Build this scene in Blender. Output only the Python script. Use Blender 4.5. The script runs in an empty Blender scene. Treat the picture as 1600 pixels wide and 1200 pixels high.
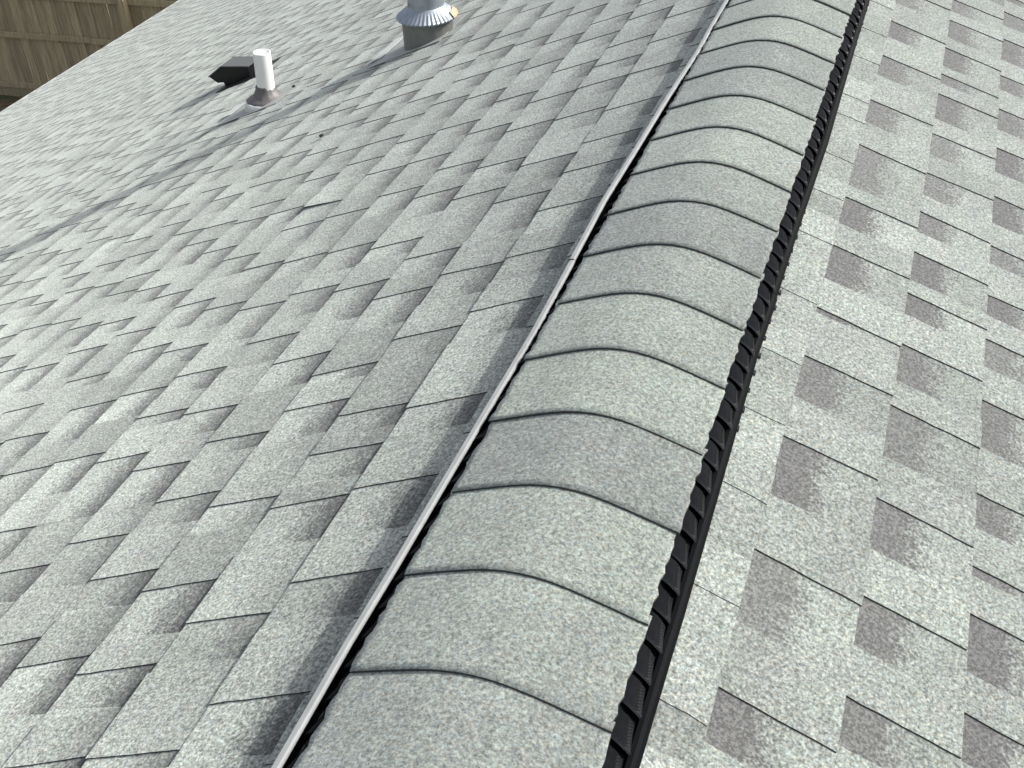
import bpy, bmesh, math, random
from math import sin, cos, tan, pi, radians
from mathutils import Vector, Matrix
random.seed(7)
scene = bpy.context.scene
col = scene.collection

# ------------------------------------------------------------------ camera, sky, sun, exposure
E = 0.143                                  # one shingle exposure in metres
YAW, PITCH, ROLL = -0.377855, 0.631985, -0.0745557
PH = 0.39478                               # roof pitch (5 in 12)
CAM = Vector((2.4704*E, 0.0, 6.6860*E))
FPX = 1873.45/1600.0
fwd = Vector((sin(YAW)*cos(PITCH), cos(YAW)*cos(PITCH), -sin(PITCH)))
rgt = Vector((cos(YAW), -sin(YAW), 0.0))
upv = rgt.cross(fwd)
R2 = rgt*cos(ROLL) + upv*sin(ROLL)
U2 = -rgt*sin(ROLL) + upv*cos(ROLL)
cam = bpy.data.objects.new('camera', bpy.data.cameras.new('camera'))
cam.matrix_world = Matrix(((R2.x, U2.x, -fwd.x, CAM.x), (R2.y, U2.y, -fwd.y, CAM.y), (R2.z, U2.z, -fwd.z, CAM.z), (0, 0, 0, 1)))
cam.data.sensor_width = 36.0
cam.data.lens = 36.0*FPX
cam.data.clip_start = 0.05
cam.data.clip_end = 2000.0
col.objects.link(cam)
scene.camera = cam

SUN = Vector((0.795, 0.50, 0.692)).normalized()
SUN_EL = math.asin(SUN.z)
world = bpy.data.worlds.new('World')
scene.world = world
world.use_nodes = True
wn = world.node_tree
sky = wn.nodes.new('ShaderNodeTexSky')
sky.sky_type = 'NISHITA'
sky.sun_disc = False
sky.sun_elevation = SUN_EL
sky.sun_rotation = math.atan2(SUN.x, SUN.y)
sky.dust_density = 4.0
sky.air_density = 0.8
bg = wn.nodes['Background']
bg.inputs['Strength'].default_value = 0.15
hs = wn.nodes.new('ShaderNodeHueSaturation')
hs.inputs['Saturation'].default_value = 0.42      # hazy, pale sky
wn.links.new(sky.outputs[0], hs.inputs['Color'])
wn.links.new(hs.outputs[0], bg.inputs[0])
sl = bpy.data.lights.new('sun', 'SUN')
sl.energy = 2.5
sl.angle = radians(0.75)
sl.color = (1.0, 0.983, 0.93)
so = bpy.data.objects.new('sun', sl)
so.rotation_euler = SUN.to_track_quat('Z', 'Y').to_euler()
so.location = SUN*30
col.objects.link(so)
vs = scene.view_settings
vs.view_transform = 'Standard'
vs.look = 'None'
vs.gamma = 1.0
vs.exposure = 0.70
vs.use_curve_mapping = False

# ------------------------------------------------------------------ helpers
def sl_pt(side, s, y, n=0.0):
    """point on a roof slope, in units of E: s down the slope, y along the ridge, n off the deck"""
    return Vector((side*(s*cos(PH) + n*sin(PH)), y, -s*sin(PH) + n*cos(PH)))*E
def px(P):
    d = P - CAM
    w = d.dot(fwd)
    if w < 0.05: return None
    return (800 + 1600*FPX*d.dot(R2)/w, 600 - 1600*FPX*d.dot(U2)/w)

class MB:
    """collects faces with point attributes band / amp / tone"""
    def __init__(s): s.v = []; s.f = []; s.m = []; s.a = []
    def add(s, pts, faces, mats=None, attr=(1.0, 0.0, 0.5)):
        b = len(s.v)
        s.v += [tuple(p) for p in pts]
        s.a += attr if isinstance(attr, list) else [attr]*len(pts)
        for i, f in enumerate(faces):
            s.f.append(tuple(b + k for k in f)); s.m.append(mats[i] if mats else 0)
    def box(s, c, h, rot=None, attr=(1.0, 0.0, 0.5), m=0):
        pts = []
        for i in range(8):
            p = Vector((h[0]*(1 if i & 1 else -1), h[1]*(1 if i & 2 else -1), h[2]*(1 if i & 4 else -1)))
            if rot: p = rot @ p
            pts.append(Vector(c) + p)
        s.add(pts, [(0, 2, 3, 1), (4, 5, 7, 6), (0, 1, 5, 4), (2, 6, 7, 3), (0, 4, 6, 2), (1, 3, 7, 5)], [m]*6, attr)
    def lathe(s, prof, c, axis=Vector((0, 0, 1)), seg=40, attr=(1, 0, .5), m=0, cap0=False, cap1=False, fr=None):
        q = axis.to_track_quat('Z', 'Y').to_matrix()
        pts = []
        for j, (r, z) in enumerate(prof):
            for i in range(seg):
                a = 2*pi*i/seg
                rr = r*(fr(j, i) if fr else 1)
                pts.append(Vector(c) + q @ Vector((rr*cos(a), rr*sin(a), z)))
        f = []
        for j in range(len(prof) - 1):
            for i in range(seg):
                k = (i + 1) % seg
                f.append((j*seg + i, j*seg + k, (j+1)*seg + k, (j+1)*seg + i))
        if cap0: f.append(tuple(reversed(range(seg))))
        if cap1: f.append(tuple((len(prof)-1)*seg + i for i in range(seg)))
        s.add(pts, f, [m]*len(f), attr)
    def mesh(s, name, mats, smooth=False):
        me = bpy.data.meshes.new(name)
        me.from_pydata(s.v, [], s.f)
        for k, nm in enumerate(('band', 'amp', 'tone')):
            at = me.attributes.new(nm, 'FLOAT', 'POINT')
            at.data.foreach_set('value', [a[k] for a in s.a])
        for mt in mats: me.materials.append(mt)
        me.polygons.foreach_set('material_index', s.m)
        if smooth: me.polygons.foreach_set('use_smooth', [True]*len(s.f))
        me.update()
        return me
    def obj(s, name, mats, parent=None, smooth=False):
        o = bpy.data.objects.new(name, s.mesh(name, mats, smooth))
        col.objects.link(o)
        if parent:
            o.parent = parent
            o.matrix_parent_inverse = parent.matrix_world.inverted()
        return o
def thing(name, loc, label, cat, group=None):
    o = bpy.data.objects.new(name, None)
    o.empty_display_size = 0.1
    o.location = loc
    col.objects.link(o)
    o.matrix_world = Matrix.Translation(Vector(loc))
    o['label'] = label; o['category'] = cat
    if group: o['group'] = group
    return o
def bevel(o, w, seg=2):
    m = o.modifiers.new('bevel', 'BEVEL'); m.width = w; m.segments = seg; m.limit_method = 'ANGLE'

# ------------------------------------------------------------------ materials
def new_mat(name):
    m = bpy.data.materials.new(name)
    m.use_nodes = True
    nt = m.node_tree
    return m, nt, nt.nodes['Principled BSDF']
class NT:
    def __init__(s, nt): s.nt = nt
    def n(s, t, **k):
        o = s.nt.nodes.new(t)
        for a, b in k.items(): setattr(o, a, b)
        return o
    def link(s, a, b): s.nt.links.new(a, b)
    def val(s, sock, v):
        if isinstance(v, bpy.types.NodeSocket): s.link(v, sock)
        else: sock.default_value = v
    def math(s, op, a, b=0.0, c=0.0, clamp=False):
        o = s.n('ShaderNodeMath', operation=op, use_clamp=clamp)
        s.val(o.inputs[0], a); s.val(o.inputs[1], b); s.val(o.inputs[2], c)
        return o.outputs[0]
    def mix(s, f, a, b, t='MIX'):
        o = s.n('ShaderNodeMix', data_type='RGBA', blend_type=t)
        s.val(o.inputs[0], f); s.val(o.inputs[6], a); s.val(o.inputs[7], b)
        return o.outputs[2]
    def noise(s, vec, scale, detail=2.0, rough=0.5):
        o = s.n('ShaderNodeTexNoise')
        s.link(vec, o.inputs['Vector'])
        o.inputs['Scale'].default_value = scale; o.inputs['Detail'].default_value = detail; o.inputs['Roughness'].default_value = rough
        return o.outputs[0]
    def ramp(s, f, stops):
        o = s.n('ShaderNodeValToRGB')
        s.link(f, o.inputs[0])
        e = o.color_ramp.elements
        while len(e) < len(stops): e.new(0.5)
        for i, (p, c) in enumerate(stops): e[i].position = p; e[i].color = (*c, 1)
        return o.outputs[0]
    def attr(s, name):
        return s.n('ShaderNodeAttribute', attribute_name=name).outputs['Fac']
    def maprange(s, v, a, b, c=0.0, d=1.0):
        o = s.n('ShaderNodeMapRange', interpolation_type='SMOOTHSTEP')
        s.val(o.inputs[0], v); o.inputs[1].default_value = a; o.inputs[2].default_value = b; o.inputs[3].default_value = c; o.inputs[4].default_value = d
        return o.outputs[0]

def granule_mat(name, dark, mid, light, contrast, band_col, bump, soft=(0.26, 0.62), tgain=0.42):
    m, nt, b = new_mat(name)
    N = NT(nt)
    tc = N.n('ShaderNodeTexCoord').outputs['Object']
    fine = N.noise(tc, 430.0, 1.0, 0.6)
    coarse = N.noise(tc, 210.0, 1.5, 0.6)
    vo = N.n('ShaderNodeTexVoronoi'); N.link(tc, vo.inputs['Vector']); vo.inputs['Scale'].default_value = 400.0
    sp = N.n('ShaderNodeSeparateColor'); N.link(vo.outputs['Color'], sp.inputs[0])
    grain = N.math('ADD', N.math('MULTIPLY', N.math('SUBTRACT', sp.outputs[0], 0.5), 0.30), 0.5)
    g = N.math('ADD', N.math('ADD', N.math('MULTIPLY', fine, 0.30), N.math('MULTIPLY', coarse, 0.45)), N.math('MULTIPLY', grain, 0.25))
    c = N.ramp(g, [(0.5 - contrast, dark), (0.5, mid), (0.5 + contrast, light)])
    c = N.mix(1.0, c, N.mix(sp.outputs[1], (1.07, 1.0, 0.92, 1), (0.93, 1.0, 1.06, 1)), 'MULTIPLY')
    mp = N.n('ShaderNodeMapping'); N.link(tc, mp.inputs[0]); mp.inputs['Scale'].default_value = (0.9, 11.0, 0.9)
    streak = N.noise(mp.outputs[0], 1.0, 4.0, 0.65)
    mott = N.math('ADD', N.math('MULTIPLY', N.noise(tc, 9.0, 3.0, 0.6), 0.65), N.math('MULTIPLY', streak, 0.35))
    blot = N.noise(tc, 38.0, 2.0, 0.6)
    tone = N.attr('tone')
    t = N.math('ADD', N.math('ADD', N.math('MULTIPLY', N.math('SUBTRACT', mott, 0.5), 0.5), N.math('MULTIPLY', N.math('SUBTRACT', blot, 0.5), 0.30)),
               N.math('MULTIPLY', N.math('SUBTRACT', tone, 0.5), tgain))
    t = N.math('ADD', t, 1.0)
    sc = N.n('ShaderNodeVectorMath', operation='SCALE')
    N.link(c, sc.inputs[0]); N.link(t, sc.inputs['Scale'])
    c = sc.outputs[0]
    # slight cool / warm drift of the granule blend
    hue = N.noise(tc, 14.0, 1.0, 0.5)
    c = N.mix(N.maprange(hue, 0.35, 0.7), c, N.mix(1.0, c, (0.99, 0.965, 0.99, 1), 'MULTIPLY'))
    if not band_col:
        c = N.mix(1.0, c, N.mix(N.maprange(tone, .2, .65), (.985, .99, 1.01, 1), (.98, 1.005, .975, 1)), 'MULTIPLY')
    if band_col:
        # the darker blend of granules that is pressed into the course below each tab, printed on the shingle; the left slope's copy adds painted shade below the butts
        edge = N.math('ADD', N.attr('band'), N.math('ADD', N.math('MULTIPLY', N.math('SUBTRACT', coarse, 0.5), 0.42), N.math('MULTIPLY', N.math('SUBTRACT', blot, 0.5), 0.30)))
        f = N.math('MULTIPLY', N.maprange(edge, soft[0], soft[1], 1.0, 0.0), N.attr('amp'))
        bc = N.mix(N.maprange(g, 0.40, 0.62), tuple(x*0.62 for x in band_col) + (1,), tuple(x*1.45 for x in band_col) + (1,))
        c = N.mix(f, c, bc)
    N.link(c, b.inputs['Base Color'])
    b.inputs['Roughness'].default_value = 0.85
    b.inputs['Diffuse Roughness'].default_value = 1.0
    b.inputs['Specular IOR Level'].default_value = 0.25
    b.inputs['Sheen Weight'].default_value = 0.10
    b.inputs['Sheen Roughness'].default_value = 0.5
    bp = N.n('ShaderNodeBump')
    bp.inputs['Strength'].default_value = bump
    bp.inputs['Distance'].default_value = 0.0012
    N.link(g, bp.inputs['Height'])
    N.link(bp.outputs[0], b.inputs['Normal'])
    return m
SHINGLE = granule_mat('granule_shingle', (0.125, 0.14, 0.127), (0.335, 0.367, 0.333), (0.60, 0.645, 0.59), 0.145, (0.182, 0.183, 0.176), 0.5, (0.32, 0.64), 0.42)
SHINGLE_L = granule_mat('granule_shingle_shaded_band', (0.125, 0.14, 0.127), (0.335, 0.367, 0.333), (0.60, 0.645, 0.59), 0.135, (0.088, 0.092, 0.090), 0.5, (0.04, 0.74), 0.5)  # same shingle, its printed band darkened and widened to paint in butt shade
CAPMAT = granule_mat('granule_cap', (0.135, 0.149, 0.138), (0.292, 0.318, 0.292), (0.48, 0.525, 0.475), 0.14, None, 0.5, tgain=0.6)

def plain(name, colr, rough, metal=0.0, spec=0.5, var=0.0, vscale=20.0, bump=0.0):
    m, nt, b = new_mat(name)
    N = NT(nt)
    tc = N.n('ShaderNodeTexCoord').outputs['Object']
    nz = N.noise(tc, vscale, 4.0, 0.6)
    k = N.math('ADD', N.math('MULTIPLY', N.math('SUBTRACT', nz, 0.5), var*2), 1.0)
    sc = N.n('ShaderNodeVectorMath', operation='SCALE')
    sc.inputs[0].default_value = colr; N.link(k, sc.inputs['Scale'])
    N.link(sc.outputs[0], b.inputs['Base Color'])
    N.link(N.math('ADD', N.math('MULTIPLY', nz, 0.2), rough - 0.1), b.inputs['Roughness'])
    b.inputs['Metallic'].default_value = metal
    b.inputs['Specular IOR Level'].default_value = spec
    if bump:
        bp = N.n('ShaderNodeBump'); bp.inputs['Strength'].default_value = bump; bp.inputs['Distance'].default_value = 0.002
        N.link(nz, bp.inputs['Height']); N.link(bp.outputs[0], b.inputs['Normal'])
    return m
ASPHALT = plain('asphalt_edge', (0.055, 0.056, 0.054), 0.85, spec=0.2, var=0.3, vscale=200)
WORN_EDGE = plain('granule_dusted_edge', (0.10, 0.104, 0.10), 0.85, spec=0.2, var=0.4, vscale=150)
FELT = plain('roof_deck', (0.05, 0.05, 0.05), 0.9, var=0.2)
LOUVRE_RIM = plain('highlit_louvre_rim', (0.10, 0.105, 0.108), 0.4, spec=0.4, var=0.6, vscale=70)  # paler grey paints in the highlight along each louvre's rim
LOUVRE = plain('black_louvre_plastic', (0.012, 0.0135, 0.015), 0.34, spec=0.40, var=0.5, vscale=80)
PLASTIC = plain('black_plastic', (0.0022, 0.0030, 0.0040), 0.42, spec=0.07, var=0.4, vscale=60)
PLASTIC_DULL = plain('dull_black_plastic', (0.0022, 0.0030, 0.0040), 0.6, spec=0.05, var=0.3, vscale=60)
LIPMAT = plain('grey_baffle_lip', (0.305, 0.318, 0.315), 0.75, spec=0.1, var=0.25, vscale=35)  # lip coloured pale grey on the left baffle only, the rest is black
PVC = plain('white_pvc', (0.80, 0.80, 0.77), 0.4, var=0.05, vscale=15)
PVC_IN = plain('pipe_bore', (0.08, 0.08, 0.08), 0.8)
BOOT = plain('weathered_boot', (0.13, 0.12, 0.115), 0.5, spec=0.5, var=0.5, vscale=40, bump=0.4)
GALV = plain('galvanised_steel', (0.33, 0.37, 0.41), 0.48, metal=0.7, var=0.25, vscale=45, bump=0.1)
GALV_DULL = plain('dull_galvanised_steel', (0.17, 0.18, 0.17), 0.55, metal=0.35, var=0.3, vscale=40)
FLASH = plain('pale_flashing', (0.66, 0.68, 0.66), 0.4, metal=0.2, var=0.12, vscale=25)
FLASH_GREY = plain('grey_painted_flashing', (0.36, 0.37, 0.355), 0.7, spec=0.3, var=0.15, vscale=25)
RUST = plain('rusty_patch', (0.46, 0.33, 0.21), 0.6, metal=0.2, var=0.4, vscale=90)
HOOD_TOP = plain('lit_hood_steel', (0.10, 0.105, 0.10), 0.5, spec=0.4, var=0.2, vscale=30)  # same steel as the sides, coloured paler where the top catches light
HOOD = plain('shaded_hood_steel', (0.008, 0.0085, 0.010), 0.42, spec=0.25, var=0.2, vscale=30)  # sides coloured near black, their shade put into the base colour
HOOD_IN = plain('hood_mouth', (0.006, 0.006, 0.008), 0.8, spec=0.1)
WALLM = plain('painted_siding', (0.55, 0.53, 0.48), 0.7, var=0.06)
TRIM = plain('white_trim', (0.78, 0.78, 0.75), 0.5, var=0.04)

def wood_mat():
    m, nt, b = new_mat('weathered_fence_wood')
    N = NT(nt)
    tc = N.n('ShaderNodeTexCoord').outputs['Object']
    mp = N.n('ShaderNodeMapping'); N.link(tc, mp.inputs[0]); mp.inputs['Scale'].default_value = (14, 14, 0.8)
    off = N.n('ShaderNodeVectorMath', operation='ADD')
    N.link(mp.outputs[0], off.inputs[0])
    cb = N.n('ShaderNodeCombineXYZ'); N.link(N.math('MULTIPLY', N.attr('tone'), 37.0), cb.inputs[2])
    N.link(cb.outputs[0], off.inputs[1])
    g = N.noise(off.outputs[0], 3.0, 5.0, 0.65)
    c = N.ramp(g, [(0.25, (0.19, 0.155, 0.088)), (0.5, (0.35, 0.295, 0.182)), (0.72, (0.52, 0.45, 0.30))])
    kn = N.n('ShaderNodeTexVoronoi'); N.link(tc, kn.inputs['Vector']); kn.inputs['Scale'].default_value = 3.6
    c = N.mix(N.maprange(kn.outputs['Distance'], 0.06, 0.13, 0.75, 0.0), c, (0.045, 0.033, 0.02, 1))
    k = N.math('ADD', N.math('MULTIPLY', N.attr('tone'), 0.34), 0.82)
    sc = N.n('ShaderNodeVectorMath', operation='SCALE'); N.link(c, sc.inputs[0]); N.link(k, sc.inputs['Scale'])
    N.link(sc.outputs[0], b.inputs['Base Color'])
    b.inputs['Roughness'].default_value = 0.85
    bp = N.n('ShaderNodeBump'); bp.inputs['Strength'].default_value = 0.4; bp.inputs['Distance'].default_value = 0.004
    N.link(g, bp.inputs['Height']); N.link(bp.outputs[0], b.inputs['Normal'])
    return m
WOOD = wood_mat()
def ground_mat():
    m, nt, b = new_mat('leaf_strewn_soil')
    N = NT(nt)
    tc = N.n('ShaderNodeTexCoord').outputs['Object']
    g = N.noise(tc, 9.0, 6.0, 0.7)
    c = N.ramp(g, [(0.3, (0.035, 0.026, 0.014)), (0.5, (0.11, 0.078, 0.045)), (0.68, (0.20, 0.145, 0.085))])
    h = N.noise(tc, 0.7, 3.0, 0.6)
    c = N.mix(N.maprange(h, 0.5, 0.62), c, (0.055, 0.075, 0.025, 1))
    N.link(c, b.inputs['Base Color']); b.inputs['Roughness'].default_value = 0.95
    bp = N.n('ShaderNodeBump'); bp.inputs['Distance'].default_value = 0.04; N.link(g, bp.inputs['Height']); N.link(bp.outputs[0], b.inputs['Normal'])
    return m
GROUND = ground_mat()

# ------------------------------------------------------------------ ground
ZG = CAM.z - 6.95
g = MB()
g.add([(-600, -600, ZG), (600, -600, ZG), (600, 600, ZG), (-600, 600, ZG)], [(0, 1, 2, 3)])
o = g.obj('ground', [GROUND]); o['kind'] = 'structure'

# ------------------------------------------------------------------ house: walls, roof decks, shingles
Y0, Y1 = -14.0, 86.0                       # gable ends, in E
S_EAVE = 55.3
ex = S_EAVE*cos(PH)*E; ez = -S_EAVE*sin(PH)*E
house = thing('house', (0, 0.5*(Y0 + Y1)*E, ZG), 'single storey house under light grey laminated asphalt shingles', 'house')
wx = ex - 0.42
wz = -wx*tan(PH) - 0.22
w = MB()
for sx in (-1, 1):
    w.box((sx*wx, 0.5*(Y0 + Y1)*E, 0.5*(ZG + wz)), (0.07, 0.5*(Y1 - Y0)*E - 0.3, 0.5*(wz - ZG)))
w.obj('wall', [WALLM], house)
for yy in (Y0*E + 0.3, Y1*E - 0.3):
    w = MB()
    a, c_ = yy - 0.07, yy + 0.07
    pts = []
    for q in (a, c_):
        pts += [(-wx + .08, q, ZG), (wx - .08, q, ZG), (wx - .08, q, wz), (0, q, wz + wx*tan(PH) - 0.1), (-wx + .08, q, wz)]
    w.add(pts, [(0, 1, 2, 3, 4), (9, 8, 7, 6, 5), (0, 5, 6, 1), (1, 6, 7, 2), (2, 7, 8, 3), (3, 8, 9, 4), (4, 9, 5, 0)])
    w.obj('gable_wall', [WALLM], house)
for sx in (-1, 1):
    w = MB()
    w.box((sx*(ex - 0.03), 0.5*(Y0 + Y1)*E, ez - 0.115), (0.016, 0.5*(Y1 - Y0)*E - 0.02, 0.085))
    w.obj('fascia', [TRIM], house)
    w = MB()
    w.box((sx*(ex + 0.012), 0.5*(Y0 + Y1)*E, ez - 0.004), (0.016, 0.5*(Y1 - Y0)*E, 0.004), Matrix.Rotation(sx*PH, 3, 'Y'))
    w.obj('drip_edge', [TRIM], house)
    w = MB()
    w.box((sx*(ex - 0.26), 0.5*(Y0 + Y1)*E, ez - 0.21), (0.21, 0.5*(Y1 - Y0)*E - 0.02, 0.006))
    w.obj('soffit', [TRIM], house)

# measured stretches of the courses nearest the ridge: (near end, far end) of each gap between tabs
GAPS_R = {
 1: [(5.24, 5.72), (6.21, 6.9), (7.47, 8.21), (8.73, 9.3), (9.85, 10.35), (10.87, 11.53), (12.17, 12.85), (13.45, 13.94), (14.46, 15.04), (15.62, 16.3), (16.4, 16.98), (17.65, 18.47), (18.91, 19.68), (20.37, 21.0)],
 2: [(5.5, 6.02), (6.72, 7.57), (8.31, 9.16), (9.82, 10.55), (11.39, 11.51), (12.13, 12.9), (13.45, 14.16), (14.48, 15.72), (16.46, 17.25), (18.21, 19.02), (19.83, 20.58), (21.45, 22.2)],
 3: [(6.05, 6.53), (7.07, 7.66), (8.25, 8.95), (9.57, 10.43), (10.88, 11.59), (12.19, 12.66), (12.95, 13.64), (14.14, 14.7), (15.16, 15.84), (16.42, 17.12), (17.65, 18.59), (19.01, 19.39), (19.71, 20.54), (21.01, 21.85), (22.29, 22.93)],
 0: [(6.1, 6.7), (7.3, 7.96), (8.1, 8.54), (9.2, 9.89), (12.1, 12.77)]}
FAR_L = {1: [5.05, 6.42, 7.69, 9.0, 10.91, 12.15, 15.49, 16.65, 18.1, 19.5, 20.76], 2: [6.0, 7.61, 8.42, 9.12, 10.65, 12.13, 15.32], 3: [6.56, 9.49, 11.95, 12.99]}
GAPS_L = {}
for k, fl in FAR_L.items():
    lst = []; prev = -9
    for f_ in fl:
        wd = random.uniform(0.5, 0.85)
        a = max(f_ - wd, prev + 0.3)
        lst.append((a, f_)); prev = f_
    GAPS_L[k] = lst
def fill_gaps(known, ya, yb):
    """gap list along a course, random where nothing was measured"""
    out = []
    y = ya + random.uniform(0, 1)
    i = 0
    while y < yb:
        gw = random.uniform(0.42, 0.85)
        if random.random() < 0.08: gw = random.uniform(0.12, 0.3)
        if random.random() < 0.10: gw = random.uniform(0.9, 1.25)
        if i < len(known) and y + gw > known[i][0] - 0.35:
            out.append(known[i]); y = known[i][1]; i += 1
        else:
            out.append((y, y + gw)); y += gw
        tw = random.uniform(0.42, 0.82)
        if random.random() < 0.12: tw += random.uniform(0.2, 0.5)
        y += tw
    return out

NB0, NB1, TT = 0.006, 0.029, 0.0175         # backing height under the upper course, at its own butt, tab thickness (in E)
candidates = []
def tab_geo(mb, side, s0, s1, ya, yb, tone, segs=1, lift=0.0, cut=0.0, tt=TT):
    """one shingle tab: top face with slightly ragged cut edges, sides down to the backing"""
    ds = 0.03
    lean = max(-.12, min(.11, (0.5*(ya + yb) - 11.5)*.018))*(1 if side < 0 else .6)
    ta, tb = lean + random.uniform(-.035, .035), lean + random.uniform(-.035, .035)
    ring = []
    def nn(s): return NB0 + (NB1 - NB0)*(s - s0)/(s1 - s0)
    J = (lambda: random.uniform(-.006, .006)) if segs > 1 else (lambda: random.uniform(-.003, .003))
    for k in range(segs + 1):              # far edge, down slope
        t = k/segs; ring.append((s0 - ds + (s1 - s0 + ds)*t, yb + tb*t + J()))
    nb = segs if segs > 1 else 0
    sb = s1 + random.uniform(-.012, .012)
    ring[-1] = (sb, ring[-1][1])
    for k in range(1, nb):                 # butt edge
        t = k/nb; ring.append((sb + J()*.7, (yb + tb)*(1-t) + (ya + ta)*t))
    for k in range(segs, -1, -1):          # near edge, up slope
        t = k/segs; ring.append((s0 - ds + (s1 - s0 + ds)*t, ya + ta*t + J()))
    ring[-1 - segs] = (sb, ring[-1 - segs][1])
    n = len(ring)
    top = [sl_pt(side, s, y, nn(s) + tt + lift*max(0, (s - s0))*(1 if y < 0.5*(ya + yb) else .35)) for s, y in ring]
    bot = [sl_pt(side, s, y, nn(s) - .004 + lift*max(0, (s - s0))*(.9 if y < 0.5*(ya + yb) else .2)) for s, y in ring]
    at = [(max(0.0, (s - s0)/(s1 - s0)), cut, tone) for s, y in ring]*2
    fs = [tuple(range(n))] if side < 0 else [tuple(reversed(range(n)))]
    ms = [0]
    for k in range(n):
        k2 = (k + 1) % n
        f = (k, n + k, n + k2, k2) if side < 0 else (k2, n + k2, n + k, k)
        fs.append(f); ms.append(1)
    mb.add(top + bot, fs, ms, at)

def build_slope(side, s_first, pitch_s, gaps_known):
    ncourse = int((S_EAVE - s_first)/pitch_s) + 1
    root = MB()
    a, b = sl_pt(side, 0.0, Y0, -.02), sl_pt(side, S_EAVE, Y0, -.02)
    c_, d = sl_pt(side, S_EAVE, Y1, -.02), sl_pt(side, 0.0, Y1, -.02)
    dn = Vector((0, 0, -0.03))
    pts = [a, b, c_, d] + [q + dn for q in (a, b, c_, d)]
    root.add(pts, [(0, 1, 2, 3), (7, 6, 5, 4), (0, 4, 5, 1), (1, 5, 6, 2), (2, 6, 7, 3), (3, 7, 4, 0)])
    deck = root.obj('roof_slope', [FELT], house)
    deck['label'] = 'wide roof slope falling away to the fence' if side < 0 else 'sunlit roof slope with dark printed shadow bands'
    tabs = []
    for k in range(-1, ncourse):
        s0 = s_first + k*pitch_s; s1 = s0 + pitch_s
        s0 = max(s0, 0.0); s1 = min(s1, S_EAVE)
        if s1 - s0 < .1: continue
        gl = fill_gaps(gaps_known.get(k + 1, []), Y0, Y1)
        mb = MB()
        ys = [Y0]
        for g0, g1 in gl: ys += [g0, g1]
        ys.append(Y1)
        ys = sorted(min(max(y, Y0), Y1) for y in ys)
        for i in range(len(ys) - 1):
            ya, yb = ys[i], ys[i+1]
            if yb - ya < .01: continue
            isgap = (i % 2 == 1)
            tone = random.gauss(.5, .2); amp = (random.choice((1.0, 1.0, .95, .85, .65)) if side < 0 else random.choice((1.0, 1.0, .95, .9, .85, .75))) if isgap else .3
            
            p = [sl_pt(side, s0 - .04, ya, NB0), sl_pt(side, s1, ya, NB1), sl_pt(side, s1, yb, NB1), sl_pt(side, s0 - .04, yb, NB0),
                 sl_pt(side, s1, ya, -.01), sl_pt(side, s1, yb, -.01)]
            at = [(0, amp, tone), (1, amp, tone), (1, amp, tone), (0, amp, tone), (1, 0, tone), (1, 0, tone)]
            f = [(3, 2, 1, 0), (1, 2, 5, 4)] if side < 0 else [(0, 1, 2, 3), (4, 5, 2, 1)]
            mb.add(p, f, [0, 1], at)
            if not isgap: tabs.append((side, s0, s1, ya, yb, max(.05, min(.80, random.gauss(.50, .2))) if side < 0 else max(.3, min(.95, random.gauss(.64, .15)))))
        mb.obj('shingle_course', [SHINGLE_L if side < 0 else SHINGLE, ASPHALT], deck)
    return deck, tabs
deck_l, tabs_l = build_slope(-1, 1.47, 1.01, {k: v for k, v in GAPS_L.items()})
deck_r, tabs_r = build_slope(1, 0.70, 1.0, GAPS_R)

def pix_area(t):
    side, s0, s1, ya, yb, _ = t
    q = [px(sl_pt(side, s, y, .05)) for s, y in ((s0, ya), (s1, ya), (s1, yb), (s0, yb))]
    if any(v is None for v in q): return 0
    cx = [min(1600, max(0, v[0])) for v in q]; cy = [min(1200, max(0, v[1])) for v in q]
    A = abs(sum(cx[i]*cy[(i+1) % 4] - cx[(i+1) % 4]*cy[i] for i in range(4)))/2
    if (s1 < 1.45 if side < 0 else s1 < 1.3): A = 0    # under the ridge vent
    return A
allt = sorted(tabs_l + tabs_r, key=pix_area, reverse=True)
LIFT = [(8.49, 16.69)]      # a tab that does not lie flat
for i, t in enumerate(allt[:300]):
    mb = MB()
    lift = 0.0
    if t[0] < 0:
        for ls, ly in LIFT:
            if t[1] - .2 < ls - .4 < t[2] - .2 and t[3] - .5 < ly < t[3] + .75: lift = .03
    tab_geo(mb, *t, segs=6, lift=lift, tt=.008 if (t[0] > 0 and t[1] < 1) else (.016 if t[0] > 0 else .0125), cut=random.choice((.12, .25, .35, .5)) if t[0] < 0 else random.choice((0, 0, 0, .08, .2)))  # on left tabs cut sets the painted shade below the butt above
    mb.obj('shingle_tab', [SHINGLE_L if t[0] < 0 else SHINGLE, ASPHALT], deck_l if t[0] < 0 else deck_r)
for deck, side in ((deck_l, -1), (deck_r, 1)):
    mb = MB()
    for t in allt[300:]:
        if t[0] == side: tab_geo(mb, *t, tt=.010, cut=random.choice((.12, .25, .35, .5)) if side < 0 else 0)
    o = mb.obj('shingle_tab', [SHINGLE_L if side < 0 else SHINGLE, WORN_EDGE], deck)
    o['kind'] = 'stuff'

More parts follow.
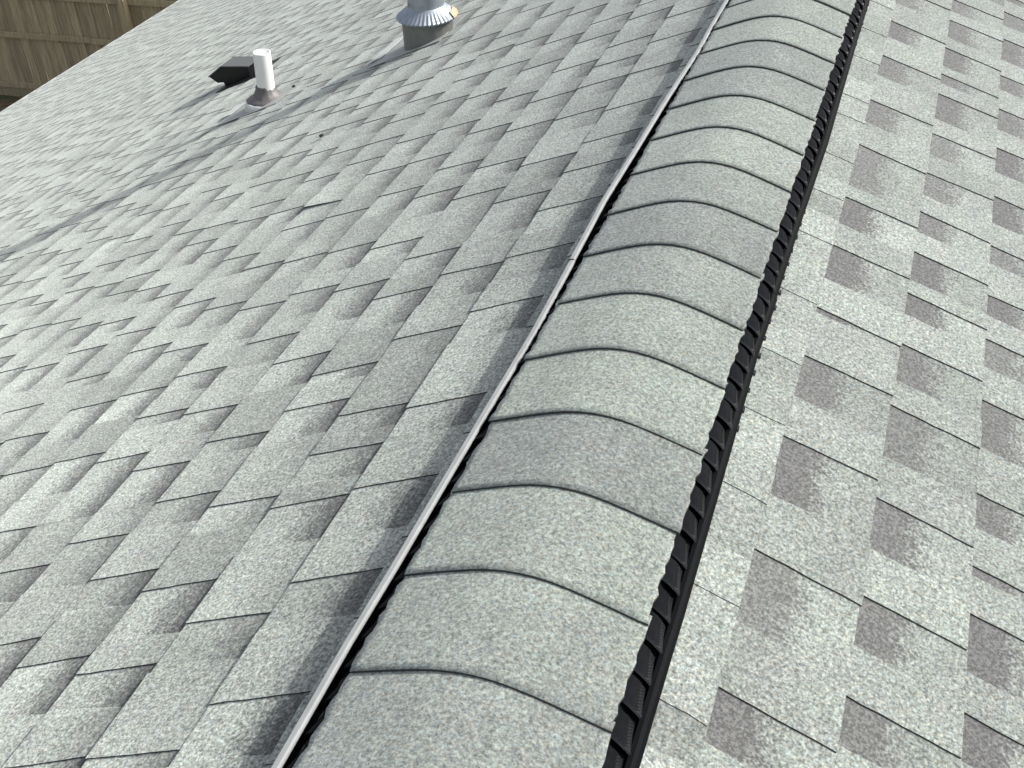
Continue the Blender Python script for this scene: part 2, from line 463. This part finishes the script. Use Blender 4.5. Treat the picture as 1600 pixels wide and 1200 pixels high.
# ------------------------------------------------------------------ ridge vent with its cap shingles
vent = thing('ridge_vent', (0, 0.5*(Y0 + Y1)*E, 0), 'shingle capped black ridge vent running along the roof peak', 'ridge vent')
PROF = [(0, .088), (.15, .08), (.3, .052), (.45, .008), (.6, -.045), (.75, -.1), (.88, -.15), (1.015, -.203)]
def interp(tab, v):
    if v <= tab[0][0]: return tab[0][1]
    for i in range(len(tab) - 1):
        if v <= tab[i+1][0]:
            t = (v - tab[i][0])/(tab[i+1][0] - tab[i][0]); return tab[i][1]*(1-t) + tab[i+1][1]*t
    return tab[-1][1]
def pz(x): return interp(PROF, abs(x))
CAPC, CAPY, CT = 1.0328, 5.0475, .023
k0 = int((Y0 - CAPY)/CAPC) + 1; k1 = int((Y1 - CAPY)/CAPC)
XS = [-1.0, -.94, -.82, -.68, -.54, -.4, -.27, -.13, 0, .13, .27, .4, .54, .68, .82, .93, .995]
CAPTONE = {0: .42, 1: .52, 2: .22, 3: .6, 4: .55, 5: .42, 6: .2, 7: .42, 8: .7, 9: .62, 10: .38, 11: .3, 12: .62, 13: .55}
for k in range(k0, k1):
    y0 = CAPY + k*CAPC
    y1 = min(y0 + CAPC*1.12, Y1)
    NY = 14 if -6 <= k < 18 else 3
    mb = MB()
    dx = random.uniform(-.012, .012)
    skew = random.uniform(-.022, .022)
    tone = CAPTONE.get(k, random.gauss(.47, .15))
    if k < 0: tone = .3
    n = len(XS)
    jag = [(random.uniform(-.02, .012), random.uniform(-.012, .02)) for _ in range(NY + 1)]
    bow = random.uniform(-.012, .012)
    pts = []; at = []
    for lay in (0, 1):
        for j in range(NY + 1):
            v = j/NY
            for i, x in enumerate(XS):
                xx = x + dx
                if i == 0: xx += jag[j][0]
                if i == n - 1: xx += jag[j][1]
                yy = y0 + (y1 - y0)*v + (skew*x + bow*x*x)*(1 - v)
                z = pz(x) - CT*v*(y1 - y0)/CAPC + .0
                if lay: z -= CT*.95
                pts.append(Vector((xx, yy, z))*E); at.append((v, 0, tone + .1*(v - .5)))
    L = n*(NY + 1)
    fs = []; ms = []
    for j in range(NY):
        for i in range(n - 1):
            a = j*n + i
            fs.append((a, a + 1, a + n + 1, a + n)); ms.append(0)
    for i in range(n - 1): fs.append((i, L + i, L + i + 1, i + 1)); ms.append(1)
    for j in range(NY):
        a = j*n; fs.append((a, a + n, L + a + n, L + a)); ms.append(1)
        a = j*n + n - 1; fs.append((a, L + a, L + a + n, a + n)); ms.append(1)
    mb.add(pts, fs, ms, at)
    o = mb.obj('cap_shingle', [CAPMAT, ASPHALT], vent)
    me = o.data
    me.polygons.foreach_set('use_smooth', [m_ == 0 for m_ in ms])

# plastic vent body: top sheet under the caps, side channel floors
tp = tan(PH)
mb = MB()
sec = [(-1.2, -1.2*tp + .02), (-1.12, -1.12*tp + .025), (-1.0, -.29), (-.97, -.255), (-.6, -.13), (0, -.02), (.6, -.13), (.97, -.255), (.985, -.27), (1.15, -1.15*tp + .02), (1.19, -1.19*tp + .02)]
pts = [Vector((x, y, z))*E for y in (Y0, Y1) for x, z in sec]
n = len(sec)
mb.add(pts, [(i, i + 1, n + i + 1, n + i) for i in range(n - 1)])
mb.obj('vent_body', [PLASTIC_DULL], vent)

# outer wind baffles: the run wanders a little and has joints every 4 ft
RO = [(-20, 1.315), (5.06, 1.318), (6.1, 1.31), (6.51, 1.309), (8.66, 1.277), (10.12, 1.252), (10.95, 1.268), (12.73, 1.280), (13.93, 1.296), (15.21, 1.316), (17.22, 1.300), (19.08, 1.284), (21.1, 1.278), (90, 1.29)]
LO = [(-20, 1.30), (4.16, 1.303), (5.37, 1.308), (6.22, 1.285), (7.35, 1.275), (8.31, 1.263), (9.71, 1.238), (11.4, 1.276), (12.75, 1.322), (14.36, 1.288), (15.94, 1.265), (17.65, 1.198), (18.69, 1.215), (20.01, 1.212), (30, 1.24), (90, 1.24)]
def baffle(side, table, sect, mats, matidx, name, label=None):
    joints = [Y0] + [y for y in (2.9 + 8.35*i for i in range(-2, 11)) if Y0 + 1 < y < Y1 - 1] + [Y1]
    for a, b in zip(joints, joints[1:]):
        baffle_section(side, table, sect, mats, matidx, name, a + .003, b - .003, label)
def baffle_section(side, table, sect, mats, matidx, name, ya, yb, label):
    ys = sorted(set([ya, yb] + [t[0] for t in table if ya < t[0] < yb] + [ya + .8*i for i in range(1, int((yb - ya)/.8))]))
    k_ = .012 if side < 0 else .005
    sh0, sh1 = random.uniform(-k_, k_), random.uniform(-k_, k_)
    tilt = random.uniform(-.008, .008)
    pts = []
    n = len(sect)
    for y in ys:
        so_ = interp(table, y) + sh0 + (sh1 - sh0)*(y - ya)/(yb - ya)
        for ds, n_ in sect:
            # sect is given as (horizontal offset, height above the deck line)
            x = so_*cos(PH) + ds
            pts.append(Vector((side*x, y, -x*tp + n_ + (tilt if n_ > .03 else 0)))*E)
    fs = [tuple(range(n)), tuple(reversed(range((len(ys)-1)*n, len(ys)*n)))]; ms = [0, 0]
    for j in range(len(ys) - 1):
        for i in range(n):
            i2 = (i + 1) % n
            q = (j*n + i, j*n + i2, (j+1)*n + i2, (j+1)*n + i)
            fs.append(q if side < 0 else tuple(reversed(q))); ms.append(matidx[i])
    mb = MB(); mb.add(pts, fs, ms)
    o = mb.obj(name, mats, vent)
    if label: o['label'] = label
baffle(-1, LO, [(.03, 0.0), (.004, .21), (-.008, .224), (-.05, .215), (-.068, .196), (-.07, .175), (-.06, .01)], [PLASTIC, LIPMAT], [0, 1, 1, 1, 1, 0, 0], 'wind_baffle', 'upright baffle with a pale grey lip')
baffle(1, RO, [(.0, .046), (-.022, .085), (-.05, .10), (-.085, .09), (-.10, .02), (-.10, -.01), (-.03, .03)], [PLASTIC_DULL], [0]*7, 'wind_baffle')

# louvre scales on both flanks; each is a ribbed shell that overlaps the next
LP = .312
def louvre_geo(mb, side, yb, nt, ny):
    pts = []
    for j in range(ny + 1):
        v = j/ny
        for i in range(nt + 1):
            t = i/nt
            bul = sin(pi*(.08 + .84*t))*.040
            out = .052*(1 - v)**1.3*sin(pi*(.10 + .72*t)) + bul
            if ny > 6 and t < .66: out += .0105*(1 if j % 2 else -1)*min(1, (.66 - t)*6)
            x = .968 + .137*t + out*.85
            z = -.236 - .228*t + out*.58
            yy = yb + LP*.80*v - .03*sin(pi*t)*(1 - v)
            pts.append(Vector((side*x, yy, z))*E)
    w_ = nt + 1
    fs = []
    for j in range(ny):
        for i in range(nt):
            q = (j*w_ + i, j*w_ + i + 1, (j+1)*w_ + i + 1, (j+1)*w_ + i)
            fs.append(q if side > 0 else tuple(reversed(q)))
    # near rim, a thin turned edge
    b = len(pts)
    for i in range(w_):
        pts.append(pts[i] + Vector((side*-.014, -.004, -.016))*E)
    for i in range(nt):
        fs.append((i, b + i, b + i + 1, i + 1) if side > 0 else (i + 1, b + i + 1, b + i, i))
    mb.add(pts, fs, [0]*(nt*ny) + [1]*nt)
    # clip standing in the channel
    mb.box(Vector((side*1.175, yb + .1, -1.175*tp + .035))*E, (.011*E, .03*E, .016*E))
mb = MB(); louvre_geo(mb, 1, 0.0, 7, 18)
lme = mb.mesh('louvre', [LOUVRE, LOUVRE_RIM], smooth=False)
ny_near = [3.2 + i*LP for i in range(62)]
for y in ny_near:
    o = bpy.data.objects.new('louvre', lme)
    col.objects.link(o)
    o.parent = vent; o.matrix_parent_inverse = vent.matrix_world.inverted()
    o.location = (random.uniform(-.006, .006)*E, (y + random.uniform(-.012, .012))*E, random.uniform(-.005, .005)*E)
    o.scale = (1, random.uniform(.90, 1.06), 1)
mb = MB(); ml = MB()
y = Y0 + .1
while y < Y1 - .5:
    louvre_geo(ml, -1, y, 3, 2)
    if not (ny_near[0] - .05 < y < ny_near[-1] + LP*.9): louvre_geo(mb, 1, y, 3, 2)
    y += LP
o = mb.obj('louvre', [LOUVRE, LOUVRE_RIM], vent); o['kind'] = 'stuff'
o = ml.obj('louvre', [PLASTIC_DULL, PLASTIC_DULL], vent); o['kind'] = 'stuff'

# ------------------------------------------------------------------ plumbing vent pipe
VZ = Vector((0, 0, 1))
slope_n = Vector((-sin(PH), 0, cos(PH)))
slope_d = Vector((-cos(PH), 0, -sin(PH)))
def plate(mb, s0, s1, ya, yb, n, th=.008, m=0):
    p = [sl_pt(-1, s, y, n + d) for d in (0, -th) for s, y in ((s0, ya), (s1, ya), (s1, yb), (s0, yb))]
    mb.add(p, [(3, 2, 1, 0), (4, 5, 6, 7), (0, 1, 5, 4), (1, 2, 6, 5), (2, 3, 7, 6), (3, 0, 4, 7)], [m]*6)
bp_ = sl_pt(-1, 16.1, 27.05)
pipe = thing('vent_pipe', bp_, 'white plastic plumbing vent pipe standing in a dark conical boot', 'vent pipe')
axis = Vector((.055, .02, 1)).normalized()
mb = MB()
r = .24*E
mb.lathe([(r, .42*E), (r, 1.42*E), (r*.99, 1.435*E), (r*.86, 1.435*E), (r*.84, 1.42*E)], bp_, axis, 36)
mb.lathe([(r*.845, 1.432*E), (r*.83, 1.425*E), (.001, 1.425*E)], bp_, axis, 24, m=0)
o = mb.obj('pipe', [PVC, PVC_IN], pipe, True)
mb = MB()
ax2 = (axis + slope_n*.16).normalized()
mb.lathe([(.57*E, .06*E), (.56*E, .12*E), (.48*E, .17*E), (.36*E, .23*E), (.29*E, .36*E), (.255*E, .44*E), (.25*E, .50*E), (.232*E, .51*E)], bp_, ax2, 40, fr=lambda j, i: 1 + .035*sin(i*1.9 + j) + .02*sin(i*.7))
mb.obj('boot', [BOOT], pipe, True)
mb = MB()
mb.lathe([(.70*E, -.55*E), (.62*E, -.02*E), (.61*E, .045*E), (.57*E, .06*E), (.49*E, .05*E)], bp_ + VZ*.05*E, ax2, 44)
mb.obj('collar_ring', [FLASH], pipe, True)
mb = MB()
plate(mb, 15.3, 17.55, 26.3, 27.9, .056)
mb.obj('flashing', [FLASH_GREY], pipe)
mb = MB(); plate(mb, 17.4, 17.8, 26.95, 27.9, .085)
mb.obj('flashing_edge', [FLASH], pipe)

# ------------------------------------------------------------------ gooseneck exhaust hood
P_ = [(19.78, .36), (19.95, -.03), (20.97, -.03), (20.98, .19), (21.2, .24), (21.39, .53), (20.74, .68)]
hy0, hy1 = 31.8, 32.62
hood = thing('exhaust_hood', sl_pt(-1, 20.4, 32.2), 'dark metal gooseneck exhaust hood with its mouth facing down the slope', 'roof vent')
def prism(mb, prof, ya, yb, m=0):
    n = len(prof)
    pts = [sl_pt(-1, s, y, n_) for y in (ya, yb) for s, n_ in prof]
    fs = [tuple(range(n)), tuple(reversed(range(n, 2*n)))]
    for i in range(n):
        i2 = (i + 1) % n
        fs.append((i2, i, n + i, n + i2))
    mb.add(pts, fs, [m]*len(fs))
mb = MB(); prism(mb, P_, hy0, hy1); o = mb.obj('hood', [HOOD], hood); bevel(o, .004)
mb = MB(); prism(mb, [(20.97, .2), (21.22, .23), (21.405, .515), (21.36, .50), (21.15, .30)], hy0 + .06, hy1 - .06); mb.obj('mouth', [HOOD_IN], hood)
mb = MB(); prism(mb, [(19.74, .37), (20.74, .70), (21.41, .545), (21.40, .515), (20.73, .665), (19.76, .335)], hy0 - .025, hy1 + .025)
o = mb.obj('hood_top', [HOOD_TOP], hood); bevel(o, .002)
mb = MB(); plate(mb, 19.3, 21.15, 31.4, 33.0, .055); mb.obj('flange', [HOOD], hood)

# ------------------------------------------------------------------ metal flue
bf = sl_pt(-1, 10.6, 27.0)
flue = thing('flue', bf, 'galvanised metal flue with a pleated storm collar rising from the roof', 'flue')
mb = MB()
mb.lathe([(.66*E, -.45*E), (.645*E, .2*E), (.64*E, .62*E)], bf, VZ, 48)
mb.obj('flashing_sleeve', [GALV_DULL], flue, True)
mb = MB()
mb.lathe([(.44*E, .5*E), (.44*E, 4.6*E)], bf, VZ, 48)
mb.obj('flue_pipe', [GALV], flue, True)
mb = MB()
def pleat(j, i): return 1 + (.018 if j in (0, 1, 2) else 0)*(1 if i % 2 else -1)
mb.lathe([(.75*E, .60*E), (.765*E, .64*E), (.74*E, .67*E), (.50*E, .86*E), (.455*E, .90*E), (.45*E, .97*E)], bf, VZ, 84, fr=pleat)
o = mb.obj('storm_collar', [GALV], flue)
mb = MB()                                  # rusted edge on the sunny side of the collar
pts = []
for j, (r, z) in enumerate([(.772, .635), (.755, .68), (.64, .775)]):
    for i in range(9):
        a = radians(-8 + 5.5*i + (3 if j == 2 else 0))
        pts.append(bf + Vector((r*1.012*cos(a), r*1.012*sin(a), z + .006))*E)
mb.add(pts, [(j*9 + i, j*9 + i + 1, (j+1)*9 + i + 1, (j+1)*9 + i) for j in range(2) for i in range(8)])
mb.obj('rust_patch', [RUST], flue)
mb = MB(); plate(mb, 9.9, 12.1, 26.2, 28.2, .056); mb.obj('flashing', [FLASH_GREY], flue)
mb = MB(); plate(mb, 11.95, 12.3, 26.7, 28.35, .085); mb.obj('flashing_edge', [FLASH], flue)
mb = MB()
mb.lathe([(.62*E, 4.35*E), (.62*E, 4.75*E), (.3*E, 5.0*E), (.01*E, 5.06*E)], bf, VZ, 40)
mb.obj('rain_cap', [GALV], flue, True)

# ------------------------------------------------------------------ scraps on the roof
for (s, y, lab) in ((15.35, 27.44, 'small dark scrap beside the white vent pipe boot'), (10.7, 21.15, 'small dark scrap on open shingles between flue and ridge')):
    mb = MB()
    c0 = sl_pt(-1, s, y, .075)
    pts = [c0 + slope_d*(.055*E*cos(a)*random.uniform(.7, 1.2)) + Vector((0, .045*E*sin(a)*random.uniform(.7, 1.2), 0)) + slope_n*h for h in (.035*E, -.02*E) for a in [2*pi*i/7 for i in range(7)]]
    mb.add(pts, [tuple(range(7)), tuple(reversed(range(7, 14)))] + [(i, 7 + i, 7 + (i+1) % 7, (i+1) % 7) for i in range(7)])
    o = mb.obj('scrap', [ASPHALT]); o['label'] = lab; o['category'] = 'debris'

# ------------------------------------------------------------------ board fence beyond the eave
FY = 14.0
fence = thing('board_fence', (-14.0, FY, ZG), 'weathered brown board fence with horizontal rails beyond the eave', 'fence')
FX0, FX1 = -21.0, -5.0
x = FX0
while x < FX1:
    bw = random.uniform(.128, .146)
    mb = MB()
    tone = random.uniform(0, 1)
    top = ZG + 1.84 + random.uniform(-.015, .015)
    tilt = random.uniform(-.006, .006)
    mb.box((x + bw/2, FY + .055 + random.uniform(-.004, .006), 0.5*(top + ZG + .06)), (bw/2, .009, 0.5*(top - ZG - .06)), Matrix.Rotation(tilt, 3, 'Y') @ Matrix.Rotation(random.uniform(-.05, .05), 3, 'Z'), attr=(1, 0, tone))
    mb.obj('board', [WOOD], fence)
    x += bw + random.uniform(.002, .009)
for h in (5.33, 5.95, 6.75):
    z = CAM.z - h
    x = FX0
    while x < FX1:
        mb = MB()
        mb.box((x + 1.2, FY + .02, z + random.uniform(-.006, .006)), (1.197, .019, .044), Matrix.Rotation(random.uniform(-.003, .003), 3, 'Y'), attr=(1, 0, random.uniform(.5, 1)))
        o = mb.obj('rail', [WOOD], fence); bevel(o, .004)
        x += 2.4
x = FX0 + 1.2
pxs = -10.64
x = pxs - 3.15*3
while x < FX1:
    mb = MB()
    mb.box((x, FY - .05, ZG + .93), (.047, .047, .93), attr=(1, 0, .9))
    o = mb.obj('post', [WOOD], fence); bevel(o, .005)
    x += 3.15
mb = MB()
mb.box((0.5*(FX0 + FX1), FY + .035, ZG + .09), (0.5*(FX1 - FX0), .012, .085), attr=(1, 0, .1))
mb.obj('kickboard', [WOOD], fence)
